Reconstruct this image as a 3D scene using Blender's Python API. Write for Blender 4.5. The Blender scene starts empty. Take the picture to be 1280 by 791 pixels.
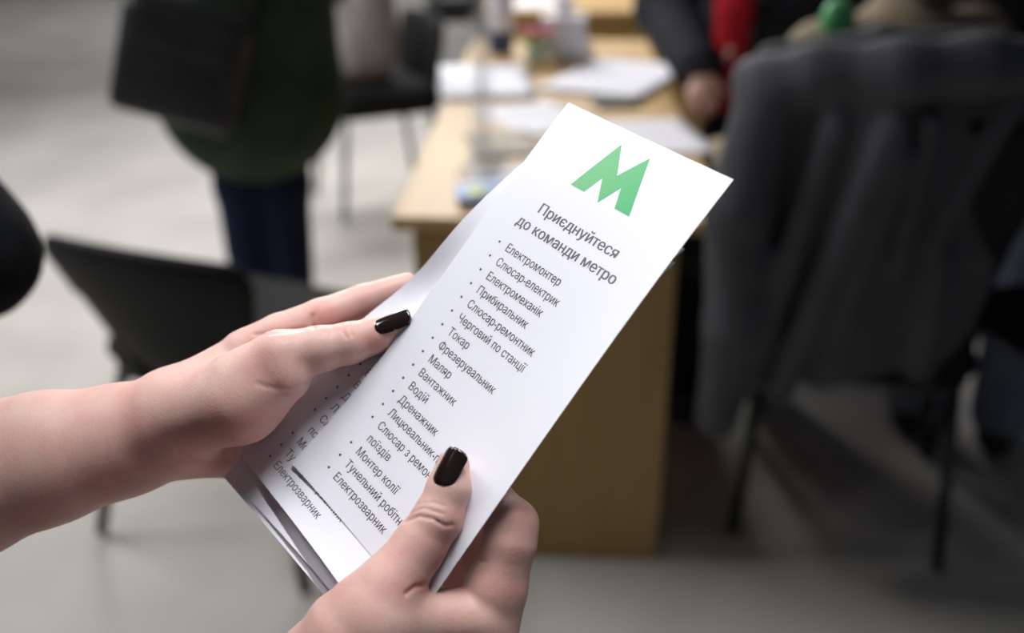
import bpy, bmesh, math, random
import numpy as np
from mathutils import Vector, Matrix
from mathutils.geometry import tessellate_polygon

random.seed(7)
SC = bpy.context.scene
COL = SC.collection

# ------------------------------------------------------------------ camera
CAM_H, PITCH = 1.33, math.radians(25)
cd = bpy.data.cameras.new('camera')
cam = bpy.data.objects.new('camera', cd)
COL.objects.link(cam)
cam.location = (0, 0, CAM_H)
cam.rotation_euler = (math.pi / 2 - PITCH, 0, 0)
cd.sensor_width = 36.0
cd.lens = 35.0
cd.clip_start = 0.02
cd.dof.use_dof = True
cd.dof.focus_distance = 0.425
cd.dof.aperture_fstop = 4.0
cd.dof.aperture_blades = 0
SC.camera = cam

# ------------------------------------------------------------------ exposure, world, lamps
SC.view_settings.view_transform = 'Standard'
SC.view_settings.look = 'None'
SC.view_settings.exposure = 0.0
SC.view_settings.gamma = 1.0
SC.view_settings.use_curve_mapping = False
w = bpy.data.worlds.new('world')
SC.world = w
w.use_nodes = True
w.node_tree.nodes['Background'].inputs[0].default_value = (0.80, 0.88, 1.0, 1)
w.node_tree.nodes['Background'].inputs[1].default_value = 0.055


def area(name, loc, target, sx, sy, power, color):
    l = bpy.data.lights.new(name, 'AREA')
    l.shape = 'RECTANGLE'
    l.size, l.size_y = sx, sy
    l.energy = power
    l.color = color
    o = bpy.data.objects.new(name, l)
    COL.objects.link(o)
    o.location = loc
    d = Vector(target) - Vector(loc)
    o.rotation_euler = d.to_track_quat('-Z', 'Y').to_euler()
    return o


# long rows of fluorescent hall lamps, the strong ones up on the left, plus two added fill lights
LA = area('hall_lamp_left', (-3.2, 2.8, 3.6), (-0.6, 2.8, 0.4), 2.6, 0.6, 58, (1.0, 0.98, 0.965))
LA.data.spread = math.radians(110)
LB = area('hall_lamp_far', (-0.7, 6.0, 3.4), (0.1, 2.8, 0.6), 2.6, 0.5, 92, (1.0, 0.98, 0.965))
LB.data.spread = math.radians(130)
area('hall_lamp_back', (-1.8, 9.5, 3.9), (-1.6, 8.0, 0.0), 3.0, 0.8, 120, (1.0, 0.98, 0.965))


def fill_spot(name, loc, target, power, cone, soft, color):
    l = bpy.data.lights.new(name, 'SPOT')
    l.energy = power; l.spot_size = math.radians(cone); l.spot_blend = 0.6
    l.shadow_soft_size = soft; l.color = color
    o = bpy.data.objects.new(name, l)
    COL.objects.link(o)
    o.location = loc
    o.rotation_euler = (Vector(target) - Vector(loc)).to_track_quat('-Z', 'Y').to_euler()


fill_spot('hand_fill_spot', (-1.15, 0.78, 3.2), (-0.05, 0.37, 1.10), 78, 33, 0.38, (1.0, 0.985, 0.99))  # added spot, its cone kept to the hands and leaflets
LC = area("hall_lamp_above", (0.16, 0.58, 3.2), (0.03, 0.46, 1.1), 1.3, 0.10, 4.6, (0.96, 0.975, 1.0))
LC.data.spread = math.radians(46)
area('added_fill_behind', (-3.3, -0.5, 3.4), (0.1, 0.9, 1.0), 1.8, 0.24, 19, (1.0, 0.98, 0.97))  # added fill from behind left for skin, jacket folds and nail gloss


# ------------------------------------------------------------------ small maths
FPX = 35.0 / 36.0 * 1280
FWD = np.array([0, math.cos(PITCH), -math.sin(PITCH)])
UPV = np.array([0, math.sin(PITCH), math.cos(PITCH)])
RGT = np.array([1.0, 0, 0])
CAMP = np.array([0, 0, CAM_H])


def sight(px, py, d):
    """millimetres right, down and away from the lens for a sighted point"""
    return np.array([(px - 640) / FPX * d, (py - 395.5) / FPX * d, d])


def to_world(S):
    S = np.asarray(S, float) / 1000.0
    return S[..., 0:1] * RGT - S[..., 1:2] * UPV + S[..., 2:3] * FWD + CAMP


def on_level(px, py, z):
    """point of the sight line through (px, py) at height z"""
    r = (px - 640) / FPX * RGT - (py - 395.5) / FPX * UPV + FWD
    t = (z - CAM_H) / r[2]
    return CAMP + t * r


# ------------------------------------------------------------------ materials
MATS = {}


def principled(name, color, rough=0.5, spec=0.5, metal=0.0, **kw):
    m = bpy.data.materials.new(name)
    m.use_nodes = True
    b = m.node_tree.nodes['Principled BSDF']
    b.inputs['Base Color'].default_value = (*color, 1)
    b.inputs['Roughness'].default_value = rough
    b.inputs['Specular IOR Level'].default_value = spec
    b.inputs['Metallic'].default_value = metal
    for k, v in kw.items():
        b.inputs[k.replace('_', ' ')].default_value = v
    MATS[name] = m
    return m, m.node_tree, b


def mottled(name, c1, c2, scale=8.0, rough=0.6, spec=0.4, bump=0.0, bump_scale=60.0, detail=4.0, stretch=None, metal=0.0, **kw):
    m, nt, b = principled(name, c1, rough, spec, metal, **kw)
    tc = nt.nodes.new('ShaderNodeTexCoord')
    src = tc.outputs['Object']
    if stretch:
        mp = nt.nodes.new('ShaderNodeMapping')
        mp.inputs['Scale'].default_value = stretch
        nt.links.new(src, mp.inputs['Vector'])
        src = mp.outputs['Vector']
    n = nt.nodes.new('ShaderNodeTexNoise')
    n.inputs['Scale'].default_value = scale
    n.inputs['Detail'].default_value = detail
    nt.links.new(src, n.inputs['Vector'])
    r = nt.nodes.new('ShaderNodeValToRGB')
    r.color_ramp.elements[0].position = 0.3
    r.color_ramp.elements[1].position = 0.7
    r.color_ramp.elements[0].color = (*c1, 1)
    r.color_ramp.elements[1].color = (*c2, 1)
    nt.links.new(n.outputs['Fac'], r.inputs['Fac'])
    nt.links.new(r.outputs['Color'], b.inputs['Base Color'])
    if bump:
        n2 = nt.nodes.new('ShaderNodeTexNoise')
        n2.inputs['Scale'].default_value = bump_scale
        n2.inputs['Detail'].default_value = 3
        nt.links.new(src, n2.inputs['Vector'])
        bp = nt.nodes.new('ShaderNodeBump')
        bp.inputs['Strength'].default_value = bump
        bp.inputs['Distance'].default_value = 0.01
        nt.links.new(n2.outputs['Fac'], bp.inputs['Height'])
        nt.links.new(bp.outputs['Normal'], b.inputs['Normal'])
    return m


PAPER = mottled('paper', (0.80, 0.80, 0.87), (0.82, 0.82, 0.885), 3.0, 0.55, 0.3)
INK = mottled('print_ink', (0.075, 0.07, 0.085), (0.085, 0.08, 0.095), 30, 0.5, 0.3)
INK_HEAD = mottled('print_ink_heading', (0.125, 0.12, 0.135), (0.135, 0.13, 0.145), 30, 0.5, 0.3)
FLOOR = mottled('concrete_floor', (0.40, 0.385, 0.36), (0.53, 0.51, 0.48), 2.2, 0.65, 0.3, 0.15, 40, 6)
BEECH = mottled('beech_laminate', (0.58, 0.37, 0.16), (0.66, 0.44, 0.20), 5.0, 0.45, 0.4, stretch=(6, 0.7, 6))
BEECH_SHADE = mottled('beech_laminate_shaded', (0.38, 0.235, 0.085), (0.44, 0.28, 0.105), 5.0, 0.5, 0.35, stretch=(7, 7, 0.6))  # same beech made darker: shade of the upright panels put into the colour
BLACK_PL = mottled('black_plastic', (0.007, 0.008, 0.009), (0.011, 0.012, 0.013), 12, 0.55, 0.16)
BLACK_FAB = mottled('black_upholstery', (0.007, 0.008, 0.009), (0.012, 0.013, 0.014), 160, 0.9, 0.2, 0.3, 400)
GREY_FAB = mottled('charcoal_upholstery', (0.035, 0.035, 0.036), (0.055, 0.055, 0.056), 160, 0.9, 0.2, 0.3, 400)
STEEL_BLK = mottled('black_steel', (0.012, 0.013, 0.013), (0.018, 0.019, 0.019), 20, 0.42, 0.5)
STEEL_GRY = mottled('grey_steel', (0.11, 0.11, 0.11), (0.14, 0.14, 0.14), 20, 0.4, 0.5)
COAT_GRN = mottled('green_coat_cloth', (0.022, 0.044, 0.024), (0.040, 0.066, 0.038), 9, 0.85, 0.2, 0.3, 30)
DENIM_NAVY = mottled('navy_denim', (0.006, 0.010, 0.030), (0.010, 0.017, 0.048), 14, 0.85, 0.2)
LEATHER = mottled('black_leather', (0.012, 0.012, 0.015), (0.026, 0.026, 0.031), 14, 0.45, 0.5, 0.3, 25)
BLACK_CL = mottled('black_cloth', (0.008, 0.009, 0.010), (0.014, 0.015, 0.017), 60, 0.9, 0.15, 0.2, 120)
CHAR_CL = mottled('charcoal_cloth', (0.018, 0.020, 0.026), (0.030, 0.032, 0.040), 30, 0.85, 0.2, 0.2, 60)
JACKET_GRY = mottled('dark_grey_jacket_cloth', (0.058, 0.060, 0.068), (0.080, 0.082, 0.092), 10, 0.75, 0.3, 0.3, 50)
SHIRT_BEI = mottled('beige_shirt_cloth', (0.21, 0.17, 0.115), (0.29, 0.235, 0.165), 18, 0.85, 0.2, 0.2, 60)
SCARF_RED = mottled('red_knit', (0.36, 0.008, 0.018), (0.48, 0.015, 0.03), 40, 0.85, 0.2, 0.4, 90)
DENIM_GRY = mottled('washed_denim', (0.20, 0.225, 0.30), (0.28, 0.31, 0.40), 14, 0.85, 0.2, 0.3, 60)
SHOE = mottled('black_shoe_leather', (0.010, 0.010, 0.010), (0.018, 0.018, 0.018), 20, 0.4, 0.5)
HAIR_D = mottled('dark_brown_hair', (0.018, 0.011, 0.007), (0.035, 0.021, 0.013), 30, 0.55, 0.4, 0.6, 80, stretch=(8, 8, 1))
HAIR_G = mottled('greying_hair', (0.06, 0.055, 0.05), (0.12, 0.11, 0.10), 30, 0.6, 0.4, 0.6, 80)
BAG_PALE = mottled('pale_grey_fabric', (0.36, 0.335, 0.36), (0.44, 0.41, 0.43), 9, 0.85, 0.2, 0.3, 30)
WHITE_PL = mottled('white_plastic', (0.74, 0.74, 0.79), (0.80, 0.80, 0.85), 6, 0.4, 0.5)
NAVY_LBL = mottled('navy_label', (0.03, 0.045, 0.10), (0.04, 0.06, 0.13), 10, 0.5, 0.4)
PINK = mottled('pink_petals', (0.62, 0.10, 0.16), (0.75, 0.20, 0.28), 30, 0.6, 0.3)
LEAF = mottled('green_leaf', (0.16, 0.27, 0.04), (0.24, 0.38, 0.07), 20, 0.55, 0.4)
POT = mottled('mint_pot', (0.50, 0.62, 0.52), (0.56, 0.68, 0.58), 10, 0.5, 0.4)
BLUE_CARD = mottled('blue_card', (0.22, 0.36, 0.76), (0.30, 0.45, 0.84), 9, 0.45, 0.4)
PALE_CARD = mottled('pale_blue_card', (0.55, 0.66, 0.90), (0.62, 0.72, 0.93), 9, 0.45, 0.4)
YELLOW = mottled('yellow_print', (0.70, 0.78, 0.12), (0.78, 0.84, 0.20), 9, 0.45, 0.4)
GREEN_BDG = mottled('green_badge', (0.08, 0.40, 0.14), (0.12, 0.50, 0.20), 9, 0.4, 0.5)
DARK_CASE = mottled('dark_green_case', (0.03, 0.045, 0.035), (0.05, 0.065, 0.05), 9, 0.5, 0.4)
KRAFT = mottled('kraft_brochure', (0.34, 0.29, 0.22), (0.42, 0.36, 0.28), 12, 0.6, 0.3)
ACRYLIC = principled('clear_acrylic', (0.97, 0.98, 1.0), 0.03)[0]
_n = ACRYLIC.node_tree
_tr = _n.nodes.new('ShaderNodeBsdfTransparent'); _tr.inputs[0].default_value = (0.93, 0.94, 0.95, 1)
_mx = _n.nodes.new('ShaderNodeMixShader'); _mx.inputs[0].default_value = 0.16
_n.links.new(_tr.outputs[0], _mx.inputs[1])
_n.links.new(_n.nodes['Principled BSDF'].outputs[0], _mx.inputs[2])
_n.links.new(_mx.outputs[0], _n.nodes['Material Output'].inputs['Surface'])
NAIL, _nt, _nb = principled('dark_nail_polish', (0.012, 0.006, 0.005), 0.10, 0.6, 0, Coat_Weight=1.0, Coat_Roughness=0.07)

# green emblem: print runs from a paler to a deeper green across the sign
EMB, nt, b = principled('green_emblem_print', (0.2, 0.6, 0.3), 0.5, 0.3)
at = nt.nodes.new('ShaderNodeAttribute'); at.attribute_name = 'across'
rp = nt.nodes.new('ShaderNodeValToRGB')
rp.color_ramp.elements[0].color = (0.20, 0.51, 0.245, 1)
rp.color_ramp.elements[1].color = (0.075, 0.46, 0.175, 1)
nt.links.new(at.outputs['Fac'], rp.inputs['Fac'])
nt.links.new(rp.outputs['Color'], b.inputs['Base Color'])


def skin_material(name, base, red, sss=0.12):
    m, nt, b = principled(name, base, 0.47, 0.35)
    at = nt.nodes.new('ShaderNodeAttribute'); at.attribute_name = 'redness'
    tc = nt.nodes.new('ShaderNodeTexCoord')
    n = nt.nodes.new('ShaderNodeTexNoise'); n.inputs['Scale'].default_value = 70; n.inputs['Detail'].default_value = 5
    nt.links.new(tc.outputs['Object'], n.inputs['Vector'])
    ma = nt.nodes.new('ShaderNodeMath'); ma.operation = 'MULTIPLY_ADD'
    ma.inputs[1].default_value = 1.3; ma.inputs[2].default_value = -0.45
    nt.links.new(n.outputs['Fac'], ma.inputs[0])
    ad = nt.nodes.new('ShaderNodeMath'); ad.operation = 'ADD'; ad.use_clamp = True
    nt.links.new(ma.outputs[0], ad.inputs[0]); nt.links.new(at.outputs['Fac'], ad.inputs[1])
    mx = nt.nodes.new('ShaderNodeMix'); mx.data_type = 'RGBA'
    mx.inputs['A'].default_value = (*base, 1); mx.inputs['B'].default_value = (*red, 1)
    nt.links.new(ad.outputs[0], mx.inputs['Factor'])
    nt.links.new(mx.outputs['Result'], b.inputs['Base Color'])
    b.inputs['Subsurface Weight'].default_value = sss
    b.inputs['Subsurface Radius'].default_value = (1.0, 0.35, 0.2)
    b.inputs['Subsurface Scale'].default_value = 0.006
    v = nt.nodes.new('ShaderNodeTexVoronoi'); v.inputs['Scale'].default_value = 900
    n3 = nt.nodes.new('ShaderNodeTexNoise'); n3.inputs['Scale'].default_value = 260; n3.inputs['Detail'].default_value = 4
    nt.links.new(tc.outputs['Object'], v.inputs['Vector']); nt.links.new(tc.outputs['Object'], n3.inputs['Vector'])
    a2 = nt.nodes.new('ShaderNodeMath'); a2.operation = 'ADD'
    nt.links.new(v.outputs['Distance'], a2.inputs[0]); nt.links.new(n3.outputs['Fac'], a2.inputs[1])
    bp = nt.nodes.new('ShaderNodeBump'); bp.inputs['Strength'].default_value = 0.16; bp.inputs['Distance'].default_value = 0.0004
    nt.links.new(a2.outputs[0], bp.inputs['Height']); nt.links.new(bp.outputs['Normal'], b.inputs['Normal'])
    return m


SKIN = skin_material('skin', (0.71, 0.49, 0.42), (0.64, 0.325, 0.285))
SKIN_B = skin_material('skin_tan', (0.55, 0.35, 0.28), (0.50, 0.26, 0.21))


# ------------------------------------------------------------------ object helpers
def tag(o, label=None, cat=None, group=None, kind=None):
    if label: o['label'] = label
    if cat: o['category'] = cat
    if group: o['group'] = group
    if kind: o['kind'] = kind
    return o


def empty(name, loc=(0, 0, 0), rz=0.0):
    o = bpy.data.objects.new(name, None)
    COL.objects.link(o)
    o.empty_display_size = 0.05
    o.location = loc
    o.rotation_euler = (0, 0, rz)
    return o


def add_mesh(name, verts, faces, mat, parent=None, smooth=True):
    me = bpy.data.meshes.new(name)
    me.from_pydata([tuple(v) for v in verts], [], [tuple(f) for f in faces])
    me.update()
    if smooth:
        me.polygons.foreach_set('use_smooth', [True] * len(me.polygons))
    me.materials.append(mat)
    o = bpy.data.objects.new(name, me)
    COL.objects.link(o)
    if parent is not None:
        o.parent = parent
    return o


def bm_obj(name, bm, mat, parent=None, smooth=False):
    me = bpy.data.meshes.new(name)
    bmesh.ops.recalc_face_normals(bm, faces=bm.faces[:])
    bm.to_mesh(me); bm.free()
    if smooth:
        me.polygons.foreach_set('use_smooth', [True] * len(me.polygons))
    me.materials.append(mat)
    o = bpy.data.objects.new(name, me)
    COL.objects.link(o)
    if parent is not None:
        o.parent = parent
    return o


def bm_box(bm, c, s, rot=None, bevel=0.0, seg=2):
    g = bmesh.ops.create_cube(bm, size=1.0)
    vs = g['verts']
    bmesh.ops.scale(bm, vec=s, verts=vs)
    if bevel:
        es = list({e for v in vs for e in v.link_edges})
        r = bmesh.ops.bevel(bm, geom=es, offset=bevel, segments=seg, affect='EDGES', profile=0.5)
        vs = list({v for f in r['faces'] for v in f.verts} | {v for v in vs if v.is_valid})
    if rot is not None:
        bmesh.ops.rotate(bm, cent=(0, 0, 0), matrix=rot, verts=vs)
    bmesh.ops.translate(bm, vec=c, verts=vs)
    return vs


def box(name, c, s, mat, parent=None, rot=None, bevel=0.003):
    bm = bmesh.new()
    bm_box(bm, c, s, rot, bevel)
    return bm_obj(name, bm, mat, parent)


def tube_geo(pts, rad, n=10, closed_ends=True):
    pts = [Vector(p) for p in pts]
    rad = rad if isinstance(rad, (list, tuple)) else [rad] * len(pts)
    V, F = [], []
    up = None
    for i, p in enumerate(pts):
        a = pts[max(0, i - 1)]; c = pts[min(len(pts) - 1, i + 1)]
        t = (c - a).normalized()
        if up is None:
            up = Vector((0, 0, 1)) if abs(t.z) < 0.9 else Vector((1, 0, 0))
        s = t.cross(up).normalized(); up = s.cross(t).normalized()
        for k in range(n):
            th = 2 * math.pi * k / n
            V.append(p + (s * math.cos(th) + up * math.sin(th)) * rad[i])
    for i in range(len(pts) - 1):
        for k in range(n):
            F.append((i * n + k, i * n + (k + 1) % n, (i + 1) * n + (k + 1) % n, (i + 1) * n + k))
    if closed_ends:
        F.append(tuple(range(n - 1, -1, -1)))
        F.append(tuple(range((len(pts) - 1) * n, len(pts) * n)))
    return V, F


def tube(name, pts, rad, mat, parent=None, n=12):
    V, F = tube_geo(pts, rad, n)
    return add_mesh(name, V, F, mat, parent)


def bend_path(pts, r=0.04, seg=5):
    """polyline with rounded corners"""
    P = [Vector(p) for p in pts]
    out = [P[0]]
    for i in range(1, len(P) - 1):
        a, b_, c = P[i - 1], P[i], P[i + 1]
        d1 = (a - b_); d2 = (c - b_)
        rr = min(r, d1.length * 0.45, d2.length * 0.45)
        s = b_ + d1.normalized() * rr; e = b_ + d2.normalized() * rr
        for k in range(seg + 1):
            t = k / seg
            out.append(s * (1 - t) ** 2 + b_ * 2 * t * (1 - t) + e * t * t)
    out.append(P[-1])
    return out


def lathe(name, prof, mat, parent=None, n=24, loc=(0, 0, 0)):
    V, F = [], []
    for (r, z) in prof:
        for k in range(n):
            th = 2 * math.pi * k / n
            V.append((loc[0] + r * math.cos(th), loc[1] + r * math.sin(th), loc[2] + z))
    for i in range(len(prof) - 1):
        for k in range(n):
            F.append((i * n + k, i * n + (k + 1) % n, (i + 1) * n + (k + 1) % n, (i + 1) * n + k))
    F.append(tuple(range(n - 1, -1, -1)))
    F.append(tuple(range((len(prof) - 1) * n, len(prof) * n)))
    return add_mesh(name, V, F, mat, parent)


# ------------------------------------------------------------------ rounded-solid modeller
class Solid:
    """smooth union of tapered limbs and ovals, meshed by surface nets"""

    def __init__(self):
        self.groups = [[]]
        self.gk = [0.0]
        self.cuts = []

    def group(self, k):
        self.groups.append([]); self.gk.append(k)

    def cap(self, a, b, ra, rb, k=0.0, flat=None, f=1.0):
        self.groups[-1].append(('c', np.array(a, float), np.array(b, float), ra, rb, k,
                                None if flat is None else np.array(flat, float) / np.linalg.norm(flat), f))

    def chain(self, pts, rads, k=0.0, flat=None, f=1.0):
        for i in range(len(pts) - 1):
            self.cap(pts[i], pts[i + 1], rads[i], rads[i + 1], k, flat, f)

    def oval(self, c, r, k=0.0, axes=None):
        self.groups[-1].append(('e', np.array(c, float), np.array(r, float), k, np.eye(3) if axes is None else np.array(axes, float)))

    def cut(self, a, b, r, k):
        self.cuts.append((np.array(a, float), np.array(b, float), r, k))

    @staticmethod
    def _capd(P, a, b, ra, rb, flat, f):
        ab = b - a
        L = ab @ ab + 1e-12
        pa = P - a
        t = np.clip((pa @ ab) / L, 0, 1)
        d = pa - t[..., None] * ab
        if flat is not None:
            h = d @ flat
            d = d + (h * (f - 1))[..., None] * flat
        return np.sqrt((d * d).sum(-1)) - (ra + (rb - ra) * t)

    @staticmethod
    def _smin(x, y, k):
        if k <= 0: return np.minimum(x, y)
        h = np.clip(0.5 + 0.5 * (y - x) / k, 0, 1)
        return y * (1 - h) + x * h - k * h * (1 - h)

    def mesh(self, vox, clip=None):
        lo = np.full(3, 1e18); hi = -lo
        for g in self.groups:
            for p in g:
                if p[0] == 'c':
                    r = max(p[3], p[4]); q = np.array([p[1], p[2]])
                else:
                    r = p[2].max(); q = np.array([p[1]])
                lo = np.minimum(lo, q.min(0) - r); hi = np.maximum(hi, q.max(0) + r)
        lo -= 4 * vox; hi += 4 * vox
        if clip is not None:
            lo = np.maximum(lo, np.array(clip[0])); hi = np.minimum(hi, np.array(clip[1]))
        N = np.ceil((hi - lo) / vox).astype(int) + 1
        ax = [lo[i] + vox * np.arange(N[i]) for i in range(3)]
        big = 1e3 * vox
        F = np.full(N, big, np.float32)
        for g, gk in zip(self.groups, self.gk):
            G = np.full(N, big, np.float32) if len(self.groups) > 1 else F
            for p in g:
                if p[0] == 'c':
                    r = max(p[3], p[4]); q = np.array([p[1], p[2]]); k = p[5]
                else:
                    r = p[2].max(); q = np.array([p[1]]); k = p[3]
                m = r + 2.0 * k + gk * 2 + 3 * vox
                i0 = np.clip(np.floor((q.min(0) - m - lo) / vox).astype(int), 0, N)
                i1 = np.clip(np.ceil((q.max(0) + m - lo) / vox).astype(int) + 1, 0, N)
                if (i1 <= i0).any(): continue
                sl = tuple(slice(i0[i], i1[i]) for i in range(3))
                X = np.stack(np.meshgrid(*[ax[i][sl[i]] for i in range(3)], indexing='ij'), -1)
                if p[0] == 'c':
                    d = self._capd(X, p[1], p[2], p[3], p[4], p[6], p[7])
                else:
                    y = (X - p[1]) @ p[4].T
                    k0 = np.sqrt(((y / p[2]) ** 2).sum(-1)); k1 = np.sqrt(((y / p[2] ** 2) ** 2).sum(-1)) + 1e-12
                    d = k0 * (k0 - 1) / k1
                G[sl] = self._smin(G[sl], d, k)
            if G is not F:
                F = self._smin(F, G, gk).astype(np.float32)
        for (a, b, r, k) in self.cuts:
            m = r + 2 * k + 3 * vox
            q = np.array([a, b])
            i0 = np.clip(np.floor((q.min(0) - m - lo) / vox).astype(int), 0, N)
            i1 = np.clip(np.ceil((q.max(0) + m - lo) / vox).astype(int) + 1, 0, N)
            sl = tuple(slice(i0[i], i1[i]) for i in range(3))
            X = np.stack(np.meshgrid(*[ax[i][sl[i]] for i in range(3)], indexing='ij'), -1)
            d = self._capd(X, a, b, r, r, None, 1)
            F[sl] = -self._smin(-F[sl], d, k)
        # close the borders
        F[0], F[-1] = np.abs(F[0]) + vox * .1, np.abs(F[-1]) + vox * .1
        F[:, 0], F[:, -1] = np.abs(F[:, 0]) + vox * .1, np.abs(F[:, -1]) + vox * .1
        F[:, :, 0], F[:, :, -1] = np.abs(F[:, :, 0]) + vox * .1, np.abs(F[:, :, -1]) + vox * .1
        ins = F < 0
        cnt = np.zeros(np.array(N) - 1, np.int8)
        offs = [(i, j, k) for i in (0, 1) for j in (0, 1) for k in (0, 1)]
        nx, ny, nz = np.array(N) - 1
        for (i, j, k) in offs:
            cnt += ins[i:i + nx, j:j + ny, k:k + nz]
        cells = np.argwhere((cnt > 0) & (cnt < 8))
        idx = np.full((nx, ny, nz), -1, np.int64)
        idx[tuple(cells.T)] = np.arange(len(cells))
        val = {o: F[cells[:, 0] + o[0], cells[:, 1] + o[1], cells[:, 2] + o[2]].astype(float) for o in offs}
        acc = np.zeros((len(cells), 3)); num = np.zeros(len(cells))
        for o in offs:
            for axi in range(3):
                if o[axi] == 1: continue
                o2 = list(o); o2[axi] = 1; o2 = tuple(o2)
                v0, v1 = val[o], val[o2]
                mk = (v0 < 0) != (v1 < 0)
                t = np.where(mk, v0 / np.where(mk, v0 - v1, 1), 0)
                p = np.array(o, float)[None] + np.zeros((len(cells), 3)); p[:, axi] = t
                acc += p * mk[:, None]; num += mk
        V = lo + vox * (cells + acc / num[:, None])
        Q = []
        for axi in range(3):
            a1, a2 = (axi + 1) % 3, (axi + 2) % 3
            s0 = [slice(None)] * 3; s1 = [slice(None)] * 3
            s0[axi] = slice(0, -1); s1[axi] = slice(1, None)
            A, B = ins[tuple(s0)], ins[tuple(s1)]
            e = np.argwhere(A != B)
            if not len(e): continue
            flip = A[tuple(e.T)]
            def cid(d1, d2):
                c = e.copy(); c[:, a1] -= d1; c[:, a2] -= d2
                return idx[tuple(c.T)]
            q = np.stack([cid(1, 1), cid(0, 1), cid(0, 0), cid(1, 0)], 1)
            q[~flip] = q[~flip][:, ::-1]
            Q.append(q)
        Q = np.concatenate(Q)
        # one gentle relaxation
        for _ in range(2):
            sm = np.zeros_like(V); c = np.zeros(len(V))
            for k in range(4):
                a, b_ = Q[:, k], Q[:, (k + 1) % 4]
                np.add.at(sm, a, V[b_]); np.add.at(c, a, 1)
                np.add.at(sm, b_, V[a]); np.add.at(c, b_, 1)
            V = V * 0.5 + 0.5 * sm / c[:, None]
        return V, Q


def vnormals(V, Q):
    n = np.cross(V[Q[:, 2]] - V[Q[:, 0]], V[Q[:, 3]] - V[Q[:, 1]])
    N = np.zeros_like(V)
    for k in range(4): np.add.at(N, Q[:, k], n)
    return N / (np.linalg.norm(N, axis=1)[:, None] + 1e-12)


def solid_obj(name, S, vox, mat, parent=None, clip=None, red=None):
    V, Q = S.mesh(vox, clip)
    o = add_mesh(name, V, Q, mat, parent)
    if mat in (SKIN, SKIN_B):
        a = o.data.attributes.new('redness', 'FLOAT', 'POINT')
        a.data.foreach_set('value', np.full(len(V), 0.25, np.float32))
    return o


# ================================================================== THE SETTING
bm = bmesh.new()
bmesh.ops.create_grid(bm, x_segments=8, y_segments=8, size=1.0)
bmesh.ops.scale(bm, vec=(9, 9, 1), verts=bm.verts[:])
bmesh.ops.translate(bm, vec=(0, 6, 0), verts=bm.verts[:])
bmesh.ops.solidify(bm, geom=bm.faces[:], thickness=0.05)
fl = bm_obj('floor', bm, FLOOR)
zt = max(v.co.z for v in fl.data.vertices)
for v in fl.data.vertices: v.co.z -= zt
tag(fl, 'pale grey concrete hall floor', 'floor', kind='structure')

# ================================================================== LEAFLETS
W_MM, H_MM = 99.0, 210.0
LEAF_PTS = {
 'A': [[[0.02582, 0.45349, 1.22639], [-0.01667, 0.42691, 1.17815], [-0.05313, 0.40866, 1.12089], [-0.09977, 0.38212, 1.07926]], [[0.05745, 0.41578, 1.21919], [0.0134, 0.38891, 1.17208], [-0.01403, 0.37836, 1.10278], [-0.06605, 0.34988, 1.06267]], [[0.0869, 0.37621, 1.21377], [0.04346, 0.35032, 1.16541], [0.00385, 0.32925, 1.10927], [-0.03643, 0.31027, 1.05404]]],
 'B': [[[0.01998, 0.45084, 1.21262], [-0.03303, 0.43149, 1.17061], [-0.08404, 0.41966, 1.12304], [-0.12865, 0.39711, 1.07415]], [[0.04257, 0.40791, 1.20351], [-0.00152, 0.39745, 1.14728], [-0.0436, 0.40062, 1.08983], [-0.09791, 0.36204, 1.06372]], [[0.0684, 0.36856, 1.18741], [0.01237, 0.34824, 1.14813], [-0.0145, 0.35911, 1.07368], [-0.06878, 0.32507, 1.05216]]],
 'C': [[[0.01697, 0.44859, 1.20409], [-0.0344, 0.42961, 1.16263], [-0.09144, 0.41744, 1.1183], [-0.13249, 0.391, 1.0634]], [[0.03804, 0.40493, 1.19651], [-0.00589, 0.39411, 1.14117], [-0.04899, 0.39622, 1.08277], [-0.09804, 0.35789, 1.05352]], [[0.06458, 0.36636, 1.18257], [0.01042, 0.3456, 1.13877], [-0.01662, 0.35788, 1.0651], [-0.06614, 0.32363, 1.03929]]],
 'D': [[[0.01789, 0.45078, 1.20095], [-0.03544, 0.43202, 1.16134], [-0.08986, 0.41623, 1.11526], [-0.13523, 0.39175, 1.06401]], [[0.03643, 0.40529, 1.19661], [-0.00729, 0.3943, 1.14208], [-0.05123, 0.3959, 1.08286], [-0.10147, 0.35863, 1.04993]], [[0.06325, 0.36656, 1.18085], [0.00957, 0.34719, 1.13757], [-0.01833, 0.35937, 1.0647], [-0.06871, 0.32509, 1.0347]]]}


def bern(n, i, t): return math.comb(n, i) * t ** i * (1 - t) ** (n - i)


def leaf_surface(key, dent=0.0):
    P = np.array(LEAF_PTS[key])

    def raw(u, v):
        S = 0
        for i in range(3):
            for j in range(4):
                S = S + (bern(2, i, u) * bern(3, j, v))[..., None] * P[i, j]
        return S

    def S(x, y, off=0.0):
        """x, y in millimetres from the top left corner, off = height over the sheet in mm"""
        u = np.asarray(x, float) / W_MM; v = np.asarray(y, float) / H_MM
        e = 1e-3
        p = raw(u, v)
        n = np.cross(raw(u + e, v) - raw(u - e, v), raw(u, v + e) - raw(u, v - e))
        n = n / np.linalg.norm(n, axis=-1, keepdims=True)      # points away from the reader
        dd = dent * np.exp(-(((np.asarray(x) - 6) / 22) ** 2 + ((np.asarray(y) - DENT_Y[key]) / 28) ** 2))
        return p + n * ((dd - off)[..., None] / 1000.0)
    return S


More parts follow.
